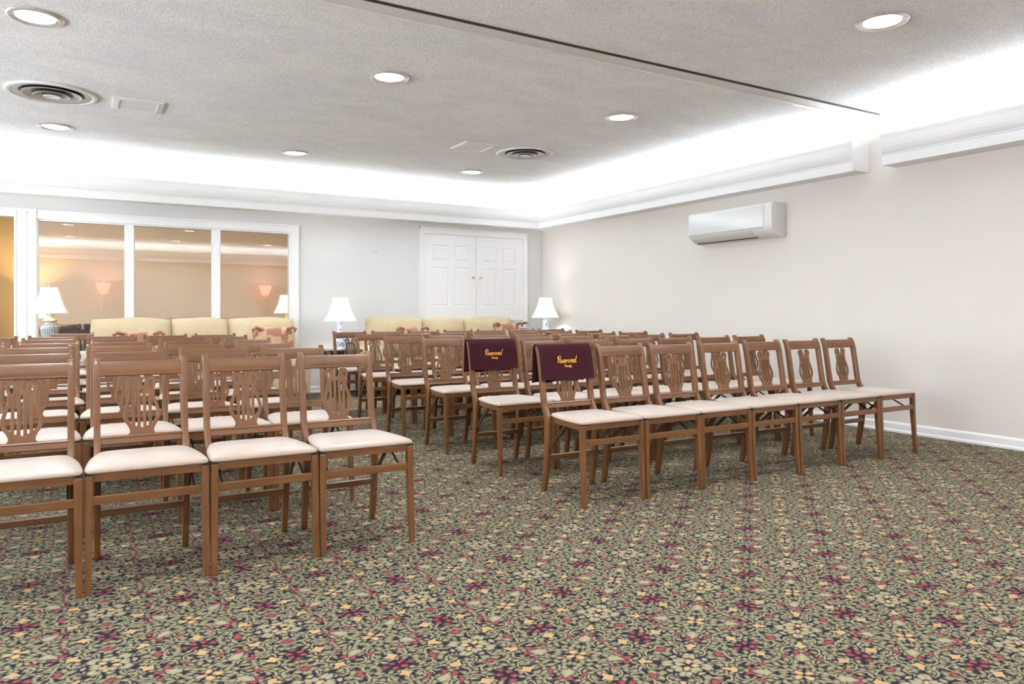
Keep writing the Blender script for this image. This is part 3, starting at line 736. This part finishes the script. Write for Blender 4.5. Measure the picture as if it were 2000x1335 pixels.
def lamp(x, y, z, name, label, prof, bm_, zs, rb, rt, h, sm, watt, col, extra=None, ribbed=False):
    t = thing(name, (x, y, z), label, 'lamp')
    b = MB()
    if ribbed:
        n = 96; rings = [[((r*(1+(.035*math.cos(24*2*PI*k/n) if .03 < zz < .19 else 0)))*math.cos(2*PI*k/n), (r*(1+(.035*math.cos(24*2*PI*k/n) if .03 < zz < .19 else 0)))*math.sin(2*PI*k/n), zz) for k in range(n)] for r, zz in prof]
        b.loft(rings)
    else: b.lathe(prof, 32)
    b.build('lamp_base', bm_, t, True)
    if extra:
        b = MB(); b.lathe(extra[0], 32); b.build('neck', extra[1], t, True)
    top = max([q[1] for q in prof] + ([q[1] for q in extra[0]] if extra else []))
    b = MB(); b.tube([(0, 0, top-.005), (0, 0, zs+h+.005)], .006, 8); b.lathe([(.001, zs+h+.03), (.006, zs+h+.022), (.008, zs+h+.014), (.004, zs+h+.006), (.012, zs+h), (.001, zs+h-.003)], 12)
    for k in range(3):
        a = k*2*PI/3; b.tube([(0, 0, zs+h-.004), (rt*math.cos(a), rt*math.sin(a), zs+h-.001)], .002, 5)
    b.build('stem', 'grey_metal', t, True)
    b = MB(); b.lathe([(.001, zs+.05), (.012, zs+.05), (.014, zs+.08), (.028, zs+.12), (.025, zs+.145), (.001, zs+.158)], 16); b.build('bulb', simple('bulb_'+name, (1, 1, 1), .5, emit=col, es=12.), t, True)
    shade(t, zs, rb, rt, h, sm)
    L = bpy.data.lights.new(name+'_light', 'POINT'); L.energy = watt; L.color = col; L.shadow_soft_size = .035
    o = bpy.data.objects.new(name+'_bulb_light', L); COL.objects.link(o); o.location = (0, 0, zs+.20); o.parent = t
    return t
def table(x, y, h, w, label, m='darkwood', round_=False):
    t = thing('end_table', (x, y, 0), label, 'table', 'end tables beside the sofas')
    b = MB()
    if round_: b.lathe([(.001, h-.025), (w/2-.005, h-.025), (w/2, h-.018), (w/2, h-.006), (w/2-.005, h), (.001, h)], 40)
    else: b.box((-w/2, -w/2, h-.025), (w/2, w/2, h), .005)
    b.build('tabletop', m, t)
    b = MB(); q = w*.36; b.box((-q, -q, h-.11), (q, q, h-.0255)); b.build('apron', m, t)
    b = MB(); b.box((-q, -q, .17), (q, q, .19)); b.build('shelf', m, t)
    for sx in (-1, 1):
        for sy in (-1, 1):
            b = MB(); b.loft([[(sx*q+i*r, sy*q+j*r, z) for i, j in ((-1, -1), (1, -1), (1, 1), (-1, 1))] for r, z in ((.013, 0), (.022, h-.026))]); b.build('leg', m, t)
    return t
TH = .62
cool = (1., .97, .93)
table(-.32, 9.62, .78, .50, 'dark wood end table carrying the grey-blue lamp beside the left sofa')
lamp(-.32, 9.62, .78, 'ribbed_table_lamp', 'table lamp with grey-blue ribbed jar base and white bell shade, left of the left sofa',
     [(.001, 0), (.045, 0), (.052, .01), (.058, .04), (.072, .10), (.080, .15), (.080, .175), (.070, .192), (.062, .196)], 'celadon', .325, .182, .082, .285, 'shade', 9., cool,
     ([(.062, .196), (.066, .200), (.050, .205), (.046, .218), (.055, .232), (.066, .243), (.060, .252), (.03, .262), (.022, .28), (.012, .284), (.012, .32), (.001, .32)], 'gilt'), True)
table(2.98, 9.62, TH, .46, 'dark wood end table with a blue and white lamp between the two sofas')
tallprof = [(.001, 0), (.055, 0), (.058, .012), (.05, .03), (.062, .06), (.075, .11), (.070, .16), (.052, .20), (.045, .25), (.043, .33), (.046, .375), (.001, .378)]
lamp(2.98, 9.62, TH, 'porcelain_table_lamp', 'blue and white porcelain table lamp with white bell shade between the sofas',
     tallprof, 'bluewhite', .375, .218, .100, .315, 'shade', 9., cool)
table(6.20, 9.55, .84, .44, 'dark wood table in the far corner carrying a blue and white lamp')
lamp(6.20, 9.55, .84, 'porcelain_table_lamp', 'blue and white porcelain lamp with white bell shade in the far right corner',
     [(.001, 0), (.07, 0), (.074, .012), (.05, .022), (.048, .06), (.040, .12), (.038, .16), (.045, .19), (.001, .195)], 'bluewhite', .19, .220, .098, .315, 'shade', 9., cool)
# lounge furniture seen through the glass
warm = (1., .70, .36)
table(-.64, 13.2, .62, .5, 'dark wood table in the lounge, holding the red lamp behind the window post')
lamp(-.64, 13.2, .62, 'red_table_lamp', 'lamp with red vase base in the lounge, mostly hidden by the window post',
     [(.001, 0), (.05, 0), (.05, .02), (.06, .06), (.085, .15), (.08, .23), (.045, .29), (.03, .33), (.035, .36), (.001, .362)], 'redglaze', .40, .20, .10, .29, 'shade_warm', 48., warm)
table(2.90, 12.3, .70, .5, 'dark wood table in the lounge, under the brass lamp behind the right pane')
lamp(2.90, 12.3, .70, 'brass_table_lamp', 'brass table lamp with cream shade in the lounge, cut by the right window frame',
     [(.001, 0), (.07, 0), (.07, .015), (.03, .03), (.02, .08), (.04, .13), (.045, .17), (.02, .22), (.014, .28), (.028, .31), (.014, .34), (.012, .38), (.001, .382)], 'brass', .40, .20, .10, .30, 'shade_warm', 24., warm)
t = thing('armchair', (.02, 11.9, 0), 'dark grey leather armchair in the lounge, behind the glass beside the sofa', 'chair')
b = MB(); b.box((-.42, -.40, .10), (.42, .42, .42)); b.build('seat', 'leather', t, True, bevel=.05, seg=3)
for sx in (-1, 1):
    for sy in (-1, 1):
        b = MB(); b.box((sx*.36-.025, sy*.34-.025, 0), (sx*.36+.025, sy*.34+.025, .12)); b.build('foot', 'darkwood', t)
b = MB(); b.pillow(.62, .58, .26, 12, 3., Matrix.Translation((0, -.32, .64)) @ Matrix.Rotation(.12, 4, 'X'), -.03); b.build('backrest', 'leather', t, True)
for s in (-1, 1):
    b = MB(); b.pillow(.20, .55, .82, 10, 5., Matrix.Translation((s*.42, .02, .38))); b.build('arm', 'leather', t, True)
# torchieres against the wall behind the viewer, seen mirrored in the glass
for x, lab in ((.46, 'floor lamp with pink glass bowl, seen mirrored in the left window pane'), (4.45, 'floor lamp with pink glass bowl, seen mirrored in the right window pane')):
    t = thing('floor_lamp', (x, YF+.36, 0), lab, 'floor lamp', 'pink-shaded floor lamps')
    b = MB(); b.lathe([(.001, 0), (.13, 0), (.13, .015), (.03, .035), (.012, .05), (.001, .05)], 32); b.build('base', 'gilt', t, True)
    b = MB(); b.tube([(0, 0, .045), (0, 0, 1.62)], .012, 10); b.build('pole', 'gilt', t, True)
    b = MB(); b.lathe([(.02, 1.575), (.08, 1.60), (.110, 1.67), (.145, 1.77), (.17, 1.87)], 32, caps=False); o = b.build('glass_bowl', 'pinkglass', t, True)
    md = o.modifiers.new('thick', 'SOLIDIFY'); md.thickness = .004
    L = bpy.data.lights.new('torchiere', 'POINT'); L.energy = 10; L.color = (1, .62, .52); L.shadow_soft_size = .05
    o = bpy.data.objects.new('torchiere_light', L); COL.objects.link(o); o.location = (0, 0, 1.82); o.parent = t

# ------------------------------------------------------------------ cove tubes
TILT = math.radians(30)
COVE_W = 20.   # per metre
def tube_light(x, y, ln, ang, nrm, w=COVE_W, col=(.88, .95, 1.)):
    L = bpy.data.lights.new('cove_tube', 'AREA'); L.shape = 'RECTANGLE'; L.size = ln; L.size_y = .03; L.energy = w*ln; L.color = col
    o = bpy.data.objects.new('cove_tube_light', L); COL.objects.link(o); o.location = (x, y, 2.712)
    d = Vector((nrm[0]*math.sin(TILT), nrm[1]*math.sin(TILT), math.cos(TILT)))
    ax = Vector((math.cos(ang), math.sin(ang), 0)); zz = -d; yy = zz.cross(ax)
    o.rotation_euler = Matrix((ax, yy, zz)).transposed().to_euler()
def run(ax, fixed, a, b_, ln=1.22, gap=.14, w=COVE_W):
    p = a
    while p+ln*.5 < b_:
        l = min(ln, b_-p); c = p+l/2
        if ax == 'x': tube_light(c, fixed, l, 0, (0, -1 if fixed > 4 else 1), w)
        else: tube_light(fixed, c, l, PI/2, (-1 if fixed > 0 else 1, 0), w)
        p += ln+gap
run('y', XR-.10, 4.62, 10.0); run('y', XR-.10, -1.36, 3.85)
run('x', YB-.10, XL+.15, XR-.15); run('x', YF+.10, XL+.15, XR-.15); run('y', XL+.10, YF+.2, YB-.2)

for x, y in ((-1.6, 12.0), (.9, 12.2), (2.4, 11.4)):
    L = bpy.data.lights.new('lounge_lamp', 'AREA'); L.shape = 'DISK'; L.size = .3; L.energy = 14.; L.color = (1, .92, .80)
    o = bpy.data.objects.new('lounge_ceiling_light', L); COL.objects.link(o); o.location = (x, y, ZC-.03)
# ------------------------------------------------------------------ camera, world, view
cam = bpy.data.cameras.new('camera'); co = bpy.data.objects.new('camera', cam); COL.objects.link(co)
cam.sensor_width = 36; cam.lens = 36*1430.48/2000; cam.shift_y = -(667.5-609.82)/2000
cam.clip_start = .05
co.location = (0, 0, 1.1138); co.rotation_euler = (PI/2, 0, -.5304)
SC.camera = co
SKY = 11.5  # fill strength: brightens the room through the added left-wall openings
w = bpy.data.worlds.new('world'); SC.world = w; w.use_nodes = True
w.node_tree.nodes['Background'].inputs[0].default_value = (.86, .93, 1, 1); w.node_tree.nodes['Background'].inputs[1].default_value = SKY
SC.view_settings.view_transform = 'Standard'; SC.view_settings.look = 'None'; SC.view_settings.exposure = .80; SC.view_settings.gamma = 1
SC.view_settings.use_curve_mapping = False
SC.cycles.max_bounces = 12; SC.cycles.diffuse_bounces = 8; SC.cycles.glossy_bounces = 4; SC.cycles.transparent_max_bounces = 16
SC.cycles.sample_clamp_indirect = 8.; SC.cycles.caustics_reflective = False; SC.cycles.caustics_refractive = False
